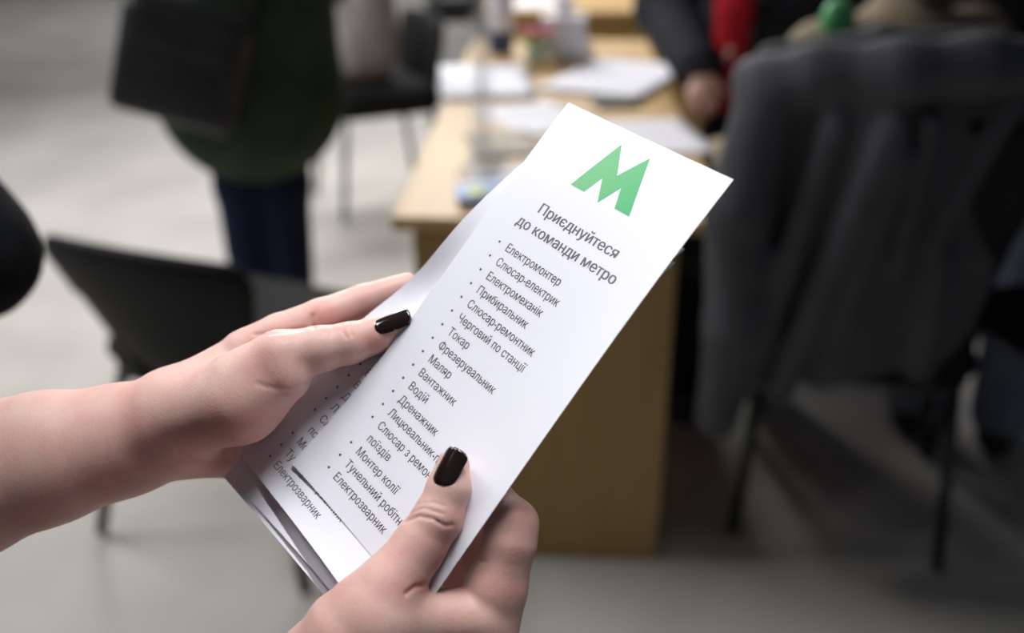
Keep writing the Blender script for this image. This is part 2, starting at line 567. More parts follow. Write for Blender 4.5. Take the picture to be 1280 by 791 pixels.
DENT_Y = {'A': 0, 'B': 96, 'C': 84, 'D': 82}
JOBS = [(0, "Електромонтер"), (1, "Слюсар-електрик"), (2, "Електромеханік"), (3, "Прибиральник"), (4, "Слюсар-ремонтник"),
        (5, "Черговий по станції"), (6, "Токар"), (7, "Фрезерувальник"), (8, "Маляр"), (9, "Вантажник"), (10, "Водій"),
        (11, "Дренажник"), (12, "Лицювальник-плиточник"), (13, "Слюсар з ремонту"), (14, "поїздів"), (15, "Монтер колії"),
        (16, "Тунельний робітник"), (17, "Електрозварник")]


def text_flat(body, bold=0.0):
    """outline polygons of a line of type, each contour with its own counters"""
    c = bpy.data.curves.new('glyphs', 'FONT')
    c.body = body; c.size = 1.0
    o = bpy.data.objects.new('glyphs', c)
    COL.objects.link(o)
    bpy.context.view_layer.update()
    cu = o.to_curve(bpy.context.evaluated_depsgraph_get())
    polys = []
    for sp in cu.splines:
        if sp.type == 'BEZIER':
            P = []
            B = sp.bezier_points
            for i in range(len(B)):
                p, q = B[i], B[(i + 1) % len(B)]
                a0, a1, a2, a3 = p.co, p.handle_right, q.handle_left, q.co
                st = (a1 - a0).cross(a3 - a0).length + (a2 - a0).cross(a3 - a0).length < 1e-5
                for t in ((0,) if st else (0, .25, .5, .75)):
                    P.append(tuple((a0 * (1 - t) ** 3 + a1 * 3 * t * (1 - t) ** 2 + a2 * 3 * t * t * (1 - t) + a3 * t ** 3)[:2]))
        else:
            P = [tuple(p.co[:2]) for p in sp.points]
        P = np.array(P)
        if abs(P[0, 0] - P[-1, 0]) < 1e-4:          # stroke end tucked under its own stem: move it just past the stem
            for p0, p1 in zip(P, np.roll(P, -1, 0)):
                if abs(p0[0] - p1[0]) < 1e-4 and 0 < p0[0] - P[0, 0] < 0.03 and min(p0[1], p1[1]) < P[0, 1] < max(p0[1], p1[1]):
                    P[0, 0] = P[-1, 0] = p0[0] + 0.002
                    break
        A = 0.5 * np.sum(P[:, 0] * np.roll(P[:, 1], -1) - np.roll(P[:, 0], -1) * P[:, 1])
        polys.append((A, P))
    o.to_curve_clear()
    bpy.data.objects.remove(o); bpy.data.curves.remove(c)
    sign = np.sign(max(polys, key=lambda q: abs(q[0]))[0])

    def boxed(a, P):
        return (a.min(0) > P.min(0) - 1e-6).all() and (a.max(0) < P.max(0) + 1e-6).all()
    outer = [q for q in polys if q[0] * sign > 0]
    holes = [q for q in polys if q[0] * sign < 0 and any(boxed(q[1], r[1]) for r in polys if r[0] * sign > 0)]
    outer += [q for q in polys if q[0] * sign < 0 and not any(boxed(q[1], r[1]) for r in polys if r[0] * sign > 0)]

    def inside(pt, P):
        x, y = pt; r = False
        for (x0, y0), (x1, y1) in zip(P, np.roll(P, -1, 0)):
            if (y0 > y) != (y1 > y) and x < (x1 - x0) * (y - y0) / (y1 - y0) + x0: r = not r
        return r
    own = {i: [] for i in range(len(outer))}
    for A, Hh in holes:
        cand = [i for i, q in enumerate(outer) if boxed(Hh, q[1]) and inside(Hh.mean(0), q[1])]
        if cand: own[min(cand, key=lambda i: abs(outer[i][0]))].append(Hh)
    V, F, n = [], [], 0
    for dx in ((0,) if not bold else (-bold, bold)):
        for i, (A, P) in enumerate(outer):
            loops = [P] + own[i]
            tri = tessellate_polygon([[Vector((x, y, 0)) for x, y in L] for L in loops])
            pts = np.concatenate(loops)
            V.append(pts + np.array([dx, 0])); F += [tuple(k + n for k in f) for f in tri]; n += len(pts)
    return np.concatenate(V), F


def print_obj(name, S, chunks, mat, parent, off=0.14, label=None):
    V, Fc, n = [], [], 0
    for P, F in chunks:
        V.append(P); Fc += [tuple(i + n for i in f) for f in F]; n += len(P)
    V = np.concatenate(V)
    o = add_mesh(name, S(V[:, 0], V[:, 1], np.full(len(V), off)), Fc, mat, parent, smooth=False)
    if label: o['label'] = label
    return o, V


_cache = {}


def job_chunks(ln):
    if ln in _cache: return _cache[ln]
    k, t = [j for j in JOBS if j[0] == ln][0]
    V, F = text_flat(t, 0.007)
    P = np.stack([20.95 + V[:, 0] * 4.93, 73.05 + 7.56 * k - V[:, 1] * 5.6], 1)
    out = [(P, F)]
    if k != 14:
        th = np.linspace(0, 2 * math.pi, 14, endpoint=False)
        out.append((np.stack([15.95 + 0.62 * np.cos(th), 71.03 + 7.56 * k + 0.62 * np.sin(th)], 1), [tuple(range(14))]))
    _cache[ln] = out
    return out


def rim_sharp(o, m):
    """crisp cut edge: the thin rim does not share normals with the two faces"""
    me = o.data
    a = me.attributes.new('sharp_edge', 'BOOLEAN', 'EDGE')
    use = {}
    rim = set()
    for p in me.polygons:
        n0 = sum(1 for v in p.vertices if v < m)
        if n0 == 2:
            p.use_smooth = False
            for k in p.edge_keys: rim.add(k)
    a.data.foreach_set('value', [tuple(sorted(e.vertices)) in rim for e in me.edges])


def make_leaflet(key, label, dent, printed):
    S = leaf_surface(key, dent)
    root = empty('leaflet', tuple(S(np.array(49.5), np.array(105.0))))
    nu, nv = 36, 76
    V = []
    th = 0.16
    for side in (0, 1):
        X, Y = np.meshgrid(np.linspace(0, W_MM, nu + 1), np.linspace(0, H_MM + (0.8 if key == 'A' else 0), nv + 1))
        V.append(S(X.ravel(), Y.ravel(), np.full(X.size, th / 2 if side == 0 else -th / 2)))
    V = np.concatenate(V) - np.array(root.location)
    m = (nu + 1) * (nv + 1); F = []
    for j in range(nv):
        for i in range(nu):
            a = j * (nu + 1) + i
            F.append((a, a + nu + 1, a + nu + 2, a + 1))
            F.append((m + a, m + a + 1, m + a + nu + 2, m + a + nu + 1))
    ring = [i for i in range(nu + 1)] + [j * (nu + 1) + nu for j in range(1, nv + 1)] + \
           [nv * (nu + 1) + i for i in range(nu - 1, -1, -1)] + [j * (nu + 1) for j in range(nv - 1, 0, -1)]
    for a, b_ in zip(ring, ring[1:] + ring[:1]): F.append((a, b_, m + b_, m + a))
    sheet = add_mesh('sheet', V, F, PAPER, root)
    rim_sharp(sheet, m)
    tag(root, label, 'leaflet', 'job leaflets held in both hands')
    if not printed: return root
    S2 = lambda x, y, off: S(x, y, off) - np.array(root.location)
    # emblem
    bm = bmesh.new()
    pts = [(31.0, 33), (39.7, 33), (43.6, 24.0), (49.45, 34.3), (55.3, 24.0), (59.0, 33), (68.0, 33), (58.15, 7.0), (49.45, 20.1), (40.8, 7.0)]
    f = bm.faces.new([bm.verts.new((x, y, 0)) for x, y in pts])
    bmesh.ops.triangulate(bm, faces=[f])
    for a in np.arange(32, 68, 2.0):
        bmesh.ops.bisect_plane(bm, geom=bm.verts[:] + bm.edges[:] + bm.faces[:], plane_co=(a, 0, 0), plane_no=(1, 0, 0))
    for a in np.arange(9, 34, 3.0):
        bmesh.ops.bisect_plane(bm, geom=bm.verts[:] + bm.edges[:] + bm.faces[:], plane_co=(0, a, 0), plane_no=(0, 1, 0))
    bm.verts.index_update()
    PV = np.array([v.co[:2] for v in bm.verts]); PF = [tuple(v.index for v in fc.verts) for fc in bm.faces]
    bm.free()
    e, UV = print_obj('emblem', S2, [(PV, PF)], EMB, root, label='green letter M emblem with pointed peaks')
    at = e.data.attributes.new('across', 'FLOAT', 'POINT')
    at.data.foreach_set('value', np.clip((UV[:, 0] - 36) / 32 * 0.7 + (UV[:, 1] - 7) / 27 * 0.3, 0, 1).astype(np.float32))
    ch = []
    for t, cx, y, tw in (("Приєднуйтеся", 49.6, 51.0, 50.6), ("до команди метро", 49.7, 60.4, 64.6)):
        Vt, Ft = text_flat(t, 0.022)
        x0, x1 = Vt[:, 0].min(), Vt[:, 0].max()
        ch.append((np.stack([cx + (Vt[:, 0] - (x0 + x1) / 2) * tw / (x1 - x0), y - Vt[:, 1] * 6.9], 1), Ft))
    print_obj('heading', S2, ch, INK_HEAD, root, label='bold grey two-line printed heading')
    ch = []
    for ln, _t in JOBS: ch += job_chunks(ln)
    print_obj('job_list', S2, ch, INK, root, label='black printed list of job titles with bullets')
    return root


make_leaflet('A', 'white leaflet on top with green M emblem, heading and full job list', 0.0, True)
make_leaflet('B', 'white leaflet directly under the top one, cut-off job lines showing beside the left thumb', 10.0, True)
make_leaflet('C', 'blank-edged white leaflet third from the top, a thin strip of its lower edge showing', 10.0, False)
make_leaflet('D', 'lowest white leaflet of the held stack, its lower left corner sticking out furthest', 10.0, False)

# ================================================================== THE PERSON HOLDING THE LEAFLETS
holder = empty('person', (-0.36, 0.25, 0.0))
HL = np.array(holder.location)
tag(holder, 'person in black in the foreground, two hands with dark nails holding white leaflets', 'person')


def refine(V, Q, creases, spots, base=0.22):
    """sink skin folds and set where the skin is redder; everything sighted in px"""
    N = vnormals(V, Q)
    px = np.stack([640 + FPX * V[:, 0] / V[:, 2], 395.5 + FPX * V[:, 1] / V[:, 2]], 1)
    front = N[:, 2] < -0.05
    D = np.zeros(len(V))
    for pts, wd, h in creases:
        pts = np.array(pts, float)
        best = np.full(len(V), 1e9)
        for a, b_ in zip(pts[:-1], pts[1:]):
            ab = b_ - a
            t = np.clip(((px - a) @ ab) / (ab @ ab), 0, 1)
            best = np.minimum(best, np.linalg.norm(px - a - t[:, None] * ab, axis=1))
        D += np.where(front, h * np.exp(-(best / wd) ** 2), 0)
    V = V - N * D[:, None]
    R = np.full(len(V), base)
    for (x, y, r, s) in spots:
        R += s * np.exp(-(((px[:, 0] - x) ** 2 + (px[:, 1] - y) ** 2) / r ** 2))
    return V, np.clip(R, 0, 1)


K = sight
# ---- left hand and forearm, reaching in from the left
S = Solid()
wr = K(205, 539, 472)
S.cap(K(-330, 700, 446), K(-60, 604, 458), 40, 36, 10)
S.cap(K(-60, 604, 458), K(60, 572, 465), 36, 29.5, 10)
S.cap(K(60, 572, 465), K(150, 551, 470), 29.5, 25.0, 10)
S.cap(K(150, 551, 470), K(215, 534, 472), 25.0, 24.0, 10)
for (p, q, ra, rb) in ((K(225, 500, 468), K(312, 440, 475), 15, 11), (K(225, 515, 474), K(335, 468, 490), 15, 11),
                       (K(225, 535, 484), K(345, 505, 503), 15, 11), (K(225, 555, 490), K(345, 545, 512), 16, 11)):
    S.cap(p, q, ra, rb, 9)
S.cap(K(245, 563, 480), K(285, 572, 492), 12, 10, 8)                     # heel of the hand, little-finger side
S.cap(K(215, 520, 462), K(300, 500, 452), 20, 18.5, 10)                  # ball of the thumb
S.cap(K(300, 500, 452), K(352, 468, 449), 18.0, 13.5, 9)
S.group(3.0)                                                             # thumb
S.chain([K(300, 478, 450), K(348, 447, 449), K(400, 436, 453), K(436, 429, 456), K(470, 419, 459.5), K(494, 409, 461.5)],
        [15.0, 12.2, 10.2, 9.3, 8.4, 6.6], 3)
S.group(2.0)                                                             # index finger
S.chain([K(306, 440, 473), K(350, 419, 475), K(402, 398, 478), K(455, 378, 484), K(508, 359, 489)],
        [11, 10.4, 9.6, 8.8, 7.2], 2)
for ch, rr in (([K(335, 470, 489), K(425, 440, 505), K(480, 420, 503), K(515, 405, 500)], [10, 9.3, 8.4, 7]),
               ([K(345, 506, 503), K(422, 490, 521), K(470, 462, 520), K(500, 445, 515)], [10, 9, 8, 6.8]),
               ([K(345, 545, 512), K(400, 538, 533), K(440, 515, 534), K(465, 500, 528)], [9.5, 8, 7.2, 6.2])):
    S.group(1.5); S.chain(ch, rr, 2)
V1, Q1 = S.mesh(0.85)
V1, R1 = refine(V1, Q1, [
    ([(384, 480), (366, 487), (345, 486), (322, 480)], 3.2, 0.38),          # fold at the base of the thumb
    ([(391, 394), (389, 402), (392, 409)], 2.2, 0.9),                       # index joint
    ([(426, 404), (428, 414), (434, 422)], 1.8, 0.55), ([(436, 402), (437, 411), (441, 420)], 1.8, 0.5),
    ([(412, 408), (414, 420)], 1.6, 0.3),
    ([(318, 418), (345, 416), (380, 411)], 2.6, 0.6),                       # line between thumb and index finger
    ([(222, 566), (242, 573), (264, 576), (290, 572)], 4.0, 0.6),           # wrist fold
        ],
    [(404, 392, 14, .6), (430, 412, 16, .45), (348, 470, 26, .4), (470, 430, 20, .45), (300, 540, 40, .3), (150, 545, 60, .25),
     (262, 582, 26, .75), (335, 432, 22, .2)])

# ---- right hand, coming up from below
S = Solid()
S.cap(K(330, 990, 398), K(425, 905, 402), 30, 27, 10)
S.cap(K(425, 905, 402), K(470, 855, 404), 27, 26, 10)
for (p, q, ra, rb) in ((K(450, 900, 408), K(604, 800, 411), 17, 13.5), (K(455, 905, 418), K(596, 822, 428), 17, 13),
                       (K(455, 915, 428), K(575, 845, 443), 16, 12), (K(445, 925, 434), K(545, 870, 455), 16, 11)):
    S.cap(p, q, ra, rb, 9)
S.cap(K(428, 842, 398), K(470, 775, 394), 28.0, 20.0, 10)                # ball of the thumb
S.cap(K(492, 775, 398), K(600, 772, 406), 12.5, 12.0, 7)                 # muscle between thumb and index finger
S.group(3.0)                                                             # thumb
S.chain([K(440, 790, 394), K(484, 738, 394), K(524, 682, 399), K(547, 648, 400.5), K(561, 610, 403), K(566, 583, 405.5)],
        [19, 13.6, 10.6, 9.9, 8.7, 6.9], 3)
S.group(2.0)                                                             # index finger
S.chain([K(604, 802, 410), K(620, 735, 409), K(637, 677, 408), K(642, 655, 409), K(612, 622, 418), K(580, 598, 432), K(560, 588, 446)],
        [14.0, 12.6, 10.8, 9.9, 8.9, 8.2, 7], 3)
for ch, rr in (([K(596, 824, 428), K(612, 715, 436), K(585, 655, 444), K(555, 625, 448)], [12, 10.5, 9, 7.2]),
               ([K(575, 846, 443), K(590, 745, 456), K(560, 690, 458), K(530, 660, 454)], [11.5, 10, 8.8, 7]),
               ([K(545, 870, 455), K(560, 790, 470), K(535, 745, 470), K(508, 715, 465)], [10.5, 8.6, 7.6, 6.4])):
    S.group(1.5); S.chain(ch, rr, 2)
V2, Q2 = S.mesh(0.8, clip=((-1e9, -1e9, -1e9), (1e9, 1e9, 1e9)))
V2, R2 = refine(V2, Q2, [
    ([(507, 651), (524, 645), (540, 648), (556, 657), (566, 656)], 2.2, 0.75),
    ([(512, 641), (530, 635), (552, 642)], 2.0, 0.4), ([(520, 630), (540, 628), (555, 632)], 2.0, 0.25),
    ([(610, 654), (620, 651), (628, 646)], 2.2, 0.6),
    ([(597, 700), (606, 702)], 2.4, 0.6),
    ([(508, 742), (520, 733), (533, 731)], 3.0, 0.9)],
    [(548, 665, 24, .5), (580, 645, 16, .5), (500, 735, 26, .4), (524, 731, 9, .9), (650, 640, 16, .35), (640, 690, 24, .25),
     (640, 740, 30, .4), (600, 770, 60, .1), (540, 700, 20, .35), (430, 760, 50, .15)])

# ---- the rest of the body, mostly outside the frame
S = Solid()
S.cap((-0.40, 0.26, 1.43), (-0.37, 0.25, 1.56), 0.056, 0.052, 0.02)
S.oval((-0.355, 0.25, 1.645), (0.092, 0.074, 0.112), 0.03)
S.oval((-0.29, 0.25, 1.585), (0.045, 0.05, 0.05), 0.03)
S.cap((-0.272, 0.25, 1.652), (-0.248, 0.25, 1.617), 0.010, 0.014, 0.008)
for s in (-1, 1):
    S.oval((-0.36, 0.25 + s * 0.076, 1.635), (0.020, 0.010, 0.032), 0.008)
    S.cap((-0.36, 0.25 + s * 0.09, 0.9), (-0.36, 0.25 + s * 0.085, 0.12), 0.075, 0.042, 0.02)
S.cap((-0.40, 0.25, 1.40), (-0.36, 0.25, 0.95), 0.11, 0.12, 0.05)
elbL = to_world(K(-330, 700, 446)); elbR = np.array([-0.30, 0.09, 1.02])
shL = np.array([-0.40, 0.42, 1.36]); shR = np.array([-0.42, 0.08, 1.36])
S.cap(shL, elbL, 0.045, 0.040, 0.02); S.cap(shR, elbR, 0.045, 0.040, 0.02)
S.cap(elbR, to_world(K(330, 990, 398)), 0.038, 0.029, 0.02)
V3, Q3 = S.mesh(0.008)
W1, W2 = to_world(V1), to_world(V2)
VV = np.concatenate([W1, W2, V3]) - HL
QQ = np.concatenate([Q1, Q2 + len(V1), Q3 + len(V1) + len(V2)])
body = add_mesh('body', VV, QQ, SKIN, holder)
at = body.data.attributes.new('redness', 'FLOAT', 'POINT')
at.data.foreach_set('value', np.concatenate([R1, R2, np.full(len(V3), 0.25)]).astype(np.float32))
body['label'] = 'bare hands and forearm'


def nail(name, base, tip, normal, width, parent, arch=1.0, lift=0.0, curl=0.5):
    """nail plate in lens millimetres: root and free edge points, outward normal"""
    base, tip, normal = map(lambda q: np.array(q, float), (base, tip, normal))
    ax = tip - base; L = np.linalg.norm(ax); ax /= L
    normal = normal - (normal @ ax) * ax; normal /= np.linalg.norm(normal)
    sd = np.cross(ax, normal)
    Rr = width * 0.62 / arch
    nu, nv = 16, 20
    V, F = [], []
    for side in (0, 1):
        for j in range(nv + 1):
            t = j / nv
            # rounded-square outline: root curved, free edge nearly straight with rounded corners
            hw = width / 2 * (0.86 + 0.14 * min(1, t * 3))
            if t < 0.16: hw *= math.sqrt(max(0.0, 1 - ((0.16 - t) / 0.16) ** 2)) * 0.45 + 0.55
            if t > 0.88: hw *= math.sqrt(max(0.0, 1 - ((t - 0.88) / 0.12) ** 2)) * 0.34 + 0.66
            for i in range(nu + 1):
                s = (i / nu * 2 - 1) * hw
                th = s / Rr
                edge = (1 - (abs(i / nu * 2 - 1)) ** 6)
                rise = 0.8 * (0 if side else 1) * edge * min(1, t * 9 + .15)
                dz = Rr * (math.cos(th) - 1) + rise + lift + 0.45 - curl * (t - 0.35) ** 2 * 2
                y = t * L - (0.06 * L * (s / (width / 2)) ** 2 if t > .5 else -0.10 * L * (s / (width / 2)) ** 2 * (1 - t * 2))
                V.append(base + ax * y + sd * (Rr * math.sin(th)) + normal * dz)
    m = (nu + 1) * (nv + 1)
    for j in range(nv):
        for i in range(nu):
            a = j * (nu + 1) + i
            F.append((a, a + 1, a + nu + 2, a + nu + 1))
            F.append((m + a, m + a + nu + 1, m + a + nu + 2, m + a + 1))
    ring = [i for i in range(nu + 1)] + [j * (nu + 1) + nu for j in range(1, nv + 1)] + \
           [nv * (nu + 1) + i for i in range(nu - 1, -1, -1)] + [j * (nu + 1) for j in range(nv - 1, 0, -1)]
    for a, b_ in zip(ring, ring[1:] + ring[:1]): F.append((a, m + a, m + b_, b_))
    o = add_mesh(name, to_world(np.array(V)) - HL, F, NAIL, parent)
    bm = bmesh.new(); bm.from_mesh(o.data); bmesh.ops.recalc_face_normals(bm, faces=bm.faces[:]); bm.to_mesh(o.data); bm.free()
    return o


nl = nail('thumb_nail', K(467, 410, 451.8), K(512, 391, 455.0), (0.10, -0.62, -0.78), 10.6, body)
nl['label'] = 'dark polished nail of the upper thumb'
nl = nail('thumb_nail', K(548, 606.5, 395.0), K(571.5, 560, 399.2), (-0.42, -0.30, -0.86), 12.4, body)
nl['label'] = 'dark polished nail of the lower thumb'

# clothes of the holder
S = Solid()
S.cap((-0.40, 0.25, 1.36), (-0.37, 0.25, 1.12), 0.135, 0.13, 0.05, flat=(1, 0, 0), f=1.1)
S.cap((-0.37, 0.25, 1.12), (-0.345, 0.27, 0.86), 0.13, 0.165, 0.05)
S.cap(shL, shR, 0.07, 0.07, 0.05)
S.cap((-0.395, 0.25, 1.42), (-0.385, 0.25, 1.48), 0.075, 0.06, 0.03)
S.chain([shL, elbL], [0.068, 0.056], 0.03)
S.cap(elbL, to_world(K(-190, 650, 452)), 0.054, 0.047, 0.02)
S.chain([shR, elbR], [0.068, 0.052], 0.03)
S.cap(elbR, elbR * .55 + to_world(K(330, 990, 398)) * .45, 0.052, 0.044, 0.02)
o = solid_obj('black_top', S, 0.011, BLACK_CL, holder); o.location = -HL
S = Solid()
for s in (-1, 1):
    S.chain([(-0.35, 0.26 + s * 0.07, 0.92), (-0.35, 0.26 + s * 0.09, 0.5), (-0.36, 0.26 + s * 0.09, 0.09)], [0.11, 0.085, 0.075], 0.03)
o = solid_obj('trousers', S, 0.012, BLACK_CL, holder); o.location = -HL
for s in (-1, 1):
    S = Solid()
    S.cap((-0.38, 0.25 + s * 0.09, 0.045), (-0.24, 0.25 + s * 0.105, 0.035), 0.042, 0.034, 0.02)
    o = solid_obj('shoe', S, 0.008, SHOE, holder); o.location = -HL
S = Solid()
S.oval((-0.385, 0.25, 1.675), (0.098, 0.088, 0.105), 0.03); S.cap((-0.44, 0.25, 1.64), (-0.45, 0.25, 1.47), 0.07, 0.06, 0.04)
S.cut((-0.25, 0.25, 1.70), (-0.25, 0.25, 1.55), 0.062, 0.03)
o = solid_obj('hair', S, 0.009, HAIR_D, holder); o.location = -HL


# ================================================================== OTHER PEOPLE
def rotz(a):
    c, s = math.cos(a), math.sin(a)
    return lambda p: np.array([c * p[0] - s * p[1], s * p[0] + c * p[1], p[2]])


def figure(label, loc, rz, elbR, handR, elbL, handL, coat, coat_hem, coat_flare, trouser, hair, skin=SKIN_B,
           sit=False, coat_name='coat', lean=0.0, scale=1.0, hand_dirs=((0, 1, -.15), (0, 1, -.15)), finger_curl=0.35, coat_k=0.03, stance=0.10, leg_r=0.115, arm_f=1.0):
    """a dressed figure facing its own +Y; joints in its own frame (metres)"""
    root = empty('person', (loc[0], loc[1], 0), rz)
    tag(root, label, 'person')
    hip = 0.50 if sit else 0.92
    z0 = hip - 0.92
    shz = 1.40 + z0
    ly = lean
    shs = {1: np.array([0.185, ly, shz]), -1: np.array([-0.185, ly, shz])}
    el = {1: np.array(elbR), -1: np.array(elbL)}; hd = {1: np.array(handR), -1: np.array(handL)}
    B = Solid()
    B.cap((0, 0, hip), (0, ly * .6, hip + .25), 0.125, 0.115, 0.05, flat=(0, 1, 0), f=1.25)
    B.cap((0, ly * .6, hip + .25), (0, ly, shz - 0.05), 0.115, 0.125, 0.05, flat=(0, 1, 0), f=1.25)
    B.cap(shs[1] * .8, shs[-1] * .8, 0.06, 0.06, 0.05) if False else B.cap(shs[1], shs[-1], 0.055, 0.055, 0.05)
    hy = ly * 1.15
    B.cap((0, ly, shz), (0, hy + .01, shz + 0.13), 0.055, 0.052, 0.02)
    B.oval((0, hy + .015, shz + 0.235), (0.073, 0.092, 0.112), 0.02)
    B.oval((0, hy + .055, shz + 0.175), (0.048, 0.05, 0.05), 0.02)
    B.cap((0, hy + .103, shz + 0.245), (0, hy + .122, shz + 0.212), 0.010, 0.014, 0.01)
    for s in (-1, 1):
        B.oval((s * 0.075, hy + .005, shz + 0.225), (0.010, 0.02, 0.032), 0.008)
        B.oval((s * 0.032, hy + .088, shz + 0.25), (0.015, 0.01, 0.009), 0.006)
        B.chain([shs[s], el[s], hd[s]], [0.05, 0.040, 0.028], 0.015)
        d = np.array(hand_dirs[0 if s == 1 else 1], float); d /= np.linalg.norm(d)
        side = np.cross(d, (0, 0, 1.0)); side /= np.linalg.norm(side); nrm = np.cross(side, d)
        palm = hd[s] + d * 0.085
        B.cap(hd[s], palm, 0.026, 0.036, 0.015, flat=nrm, f=2.0)
        for q, ln in zip((-0.030, -0.010, 0.010, 0.030), (0.060, 0.072, 0.075, 0.064)):
            k0 = palm + side * q * s; k1 = k0 + d * ln * .55 - nrm * ln * finger_curl * .5; k2 = k1 + d * ln * .3 - nrm * ln * finger_curl
            B.chain([k0, k1, k2], [0.0105, 0.0095, 0.008], 0.004)
        tb = hd[s] + d * 0.03 - side * 0.028 * s
        B.chain([tb, tb + d * .035 - side * .02 * s - nrm * .01, tb + d * .065 - side * .015 * s - nrm * .02], [0.014, 0.012, 0.0095], 0.008)
        if sit:
            kn = np.array([s * 0.13, 0.44, 0.50]); an = np.array([s * 0.13, 0.42, 0.09])
        else:
            kn = np.array([s * stance, 0.02, 0.50]); an = np.array([s * stance, 0.0, 0.09])
        B.chain([(s * 0.09, 0, hip - .02), kn, an], [0.085, 0.058, 0.040], 0.03)
        B.cap(an, an + np.array([0, .12, -.05]), 0.036, 0.03, 0.02)
    solid_obj('body', B, 0.0085, skin, root)
    # upper garment
    C = Solid()
    C.cap((0, ly * .6, hip + .28), (0, ly, shz - .06), 0.150, 0.155, 0.05, flat=(0, 1, 0), f=1.2)
    zlow = coat_hem
    if not sit or True:
        C.chain([(0, ly * .6, hip + .28), (0, 0.0, (hip + .28 + zlow) / 2 + coat_flare * .3), (0, 0.0, zlow + coat_flare * .75)],
                [0.150, 0.155 + coat_flare * .25, coat_flare * .85 + 0.02], 0.05, flat=(0, 1, 0), f=1.18)
    C.cap(shs[1], shs[-1], 0.075, 0.075, 0.05)
    C.cap((0, ly, shz + 0.01), (0, hy, shz + 0.07), 0.085, 0.070, 0.03)
    for s in (-1, 1):
        wrist = hd[s] * .92 + el[s] * .08
        C.chain([shs[s], el[s], wrist], [0.075 * arm_f, 0.062 * arm_f, 0.046 * arm_f], coat_k)
    solid_obj(coat_name, C, 0.012, coat, root)
    T = Solid()
    for s in (-1, 1):
        if sit:
            kn = (s * 0.13, 0.44, 0.50); an = (s * 0.13, 0.42, 0.10)
        else:
            kn = (s * stance, 0.02, 0.50); an = (s * stance, 0.0, 0.10)
        T.chain([(s * min(.085, stance), 0, hip - .01), kn, an], [leg_r, leg_r * .71, leg_r * .56], 0.03)
    solid_obj('trousers', T, 0.012, trouser, root)
    for s in (-1, 1):
        an = np.array([s * 0.13, 0.42, 0.0]) if sit else np.array([s * stance, 0.0, 0.0])
        H_ = Solid()
        H_.cap(an + np.array([0, -.03, .045]), an + np.array([s * .01, .15, .034]), 0.045, 0.034, 0.02)
        H_.cap(an + np.array([0, -.01, .05]), an + np.array([0, -.01, .10]), 0.045, 0.045, 0.02)
        solid_obj('shoe', H_, 0.009, SHOE, root)
    G = Solid()
    G.oval((0, hy - .006, shz + 0.262), (0.083, 0.098, 0.102), 0.03)
    G.cap((0, hy - .05, shz + .22), (0, hy - .055, shz + .14), 0.06, 0.05, 0.03)
    G.cut((0, hy + .13, shz + .27), (0, hy + .12, shz + .12), 0.075, 0.03)
    solid_obj('hair', G, 0.009, hair, root)
    return root


# person with the green coat, seen from behind
figure('person in a dark green coat and navy jeans standing beyond the empty chair', (-0.685, 2.62), 0.12,
       (0.27, -0.02, 1.08), (0.20, 0.20, 0.98), (-0.29, -0.03, 1.08), (-0.22, 0.20, 1.02),
       COAT_GRN, 0.565, 0.268, DENIM_NAVY, HAIR_D, stance=0.058, leg_r=0.098)
# black shoulder bag at that person's left side
bag = empty('shoulder_bag', (-0.825, 2.40, 0.735), 0.10)
bag.rotation_euler = (0, 0.30, 0.10)
tag(bag, 'black leather shoulder bag hanging beside the green coat', 'bag')
bm = bmesh.new()
bm_box(bm, (0, 0, 0.14), (0.30, 0.11, 0.27), None, 0.028, 4)
bm_obj('bag_body', bm, LEATHER, bag, True)
box('top_edge', (0, 0, 0.28), (0.275, 0.075, 0.02), LEATHER, bag, bevel=0.008)
tube('strap', bend_path([(-0.10, 0, 0.27), (0.0, 0.05, 0.60), (0.06, 0.08, 0.70), (0.14, 0.05, 0.60), (0.12, 0, 0.26)], 0.09, 6), 0.012, LEATHER, bag)
box('flap', (-0.005, -0.050, 0.225), (0.22, 0.016, 0.10), LEATHER, bag, bevel=0.007)

# person in black at the left edge: only the sleeve reaches into view
EL = to_world(K(-40, 318, 820))
ob = np.array([-0.82, 0.80])
figure('person in a black jacket at the left edge, only the bent elbow in view', (ob[0], ob[1]), 0.0,
       (EL[0] - ob[0], EL[1] - ob[1], EL[2]), (0.00, 0.24, 1.02), (-0.27, 0.02, 1.05), (-0.16, 0.26, 1.08),
       BLACK_CL, 0.80, 0.17, BLACK_CL, HAIR_D, hand_dirs=((-1, .2, 0), (1, .3, 0)), arm_f=0.82)

# standing person cut off by the right edge
figure('person in a black top and grey-blue jeans standing at the right edge', (1.10, 2.14), -0.5,
       (0.27, 0.02, 1.08), (0.22, 0.24, 1.00), (-0.27, 0.02, 1.08), (-0.18, 0.24, 1.02),
       BLACK_CL, 0.93, 0.17, DENIM_GRY, HAIR_D, coat_name='top', leg_r=0.13)

# seated person in the beige shirt
seated = figure('person in a beige shirt seated on the chair with the grey jacket', (0.74, 1.93), 0.45,
       (0.27, 0.10, 0.78), (0.10, 0.38, 0.74), (-0.20, 0.16, 0.75), (-0.155, 0.34, 0.71),
       SHIRT_BEI, 0.56, 0.16, BLACK_CL, HAIR_G, sit=True, coat_name='shirt', hand_dirs=((0, 1, 0), (-.1, 1, -.2)))
S = Solid(); S.oval((-0.205, -0.04, 1.065), (0.036, 0.022, 0.036), 0.01)
o = solid_obj('badge', S, 0.005, GREEN_BDG, seated); o['label'] = 'round green badge'

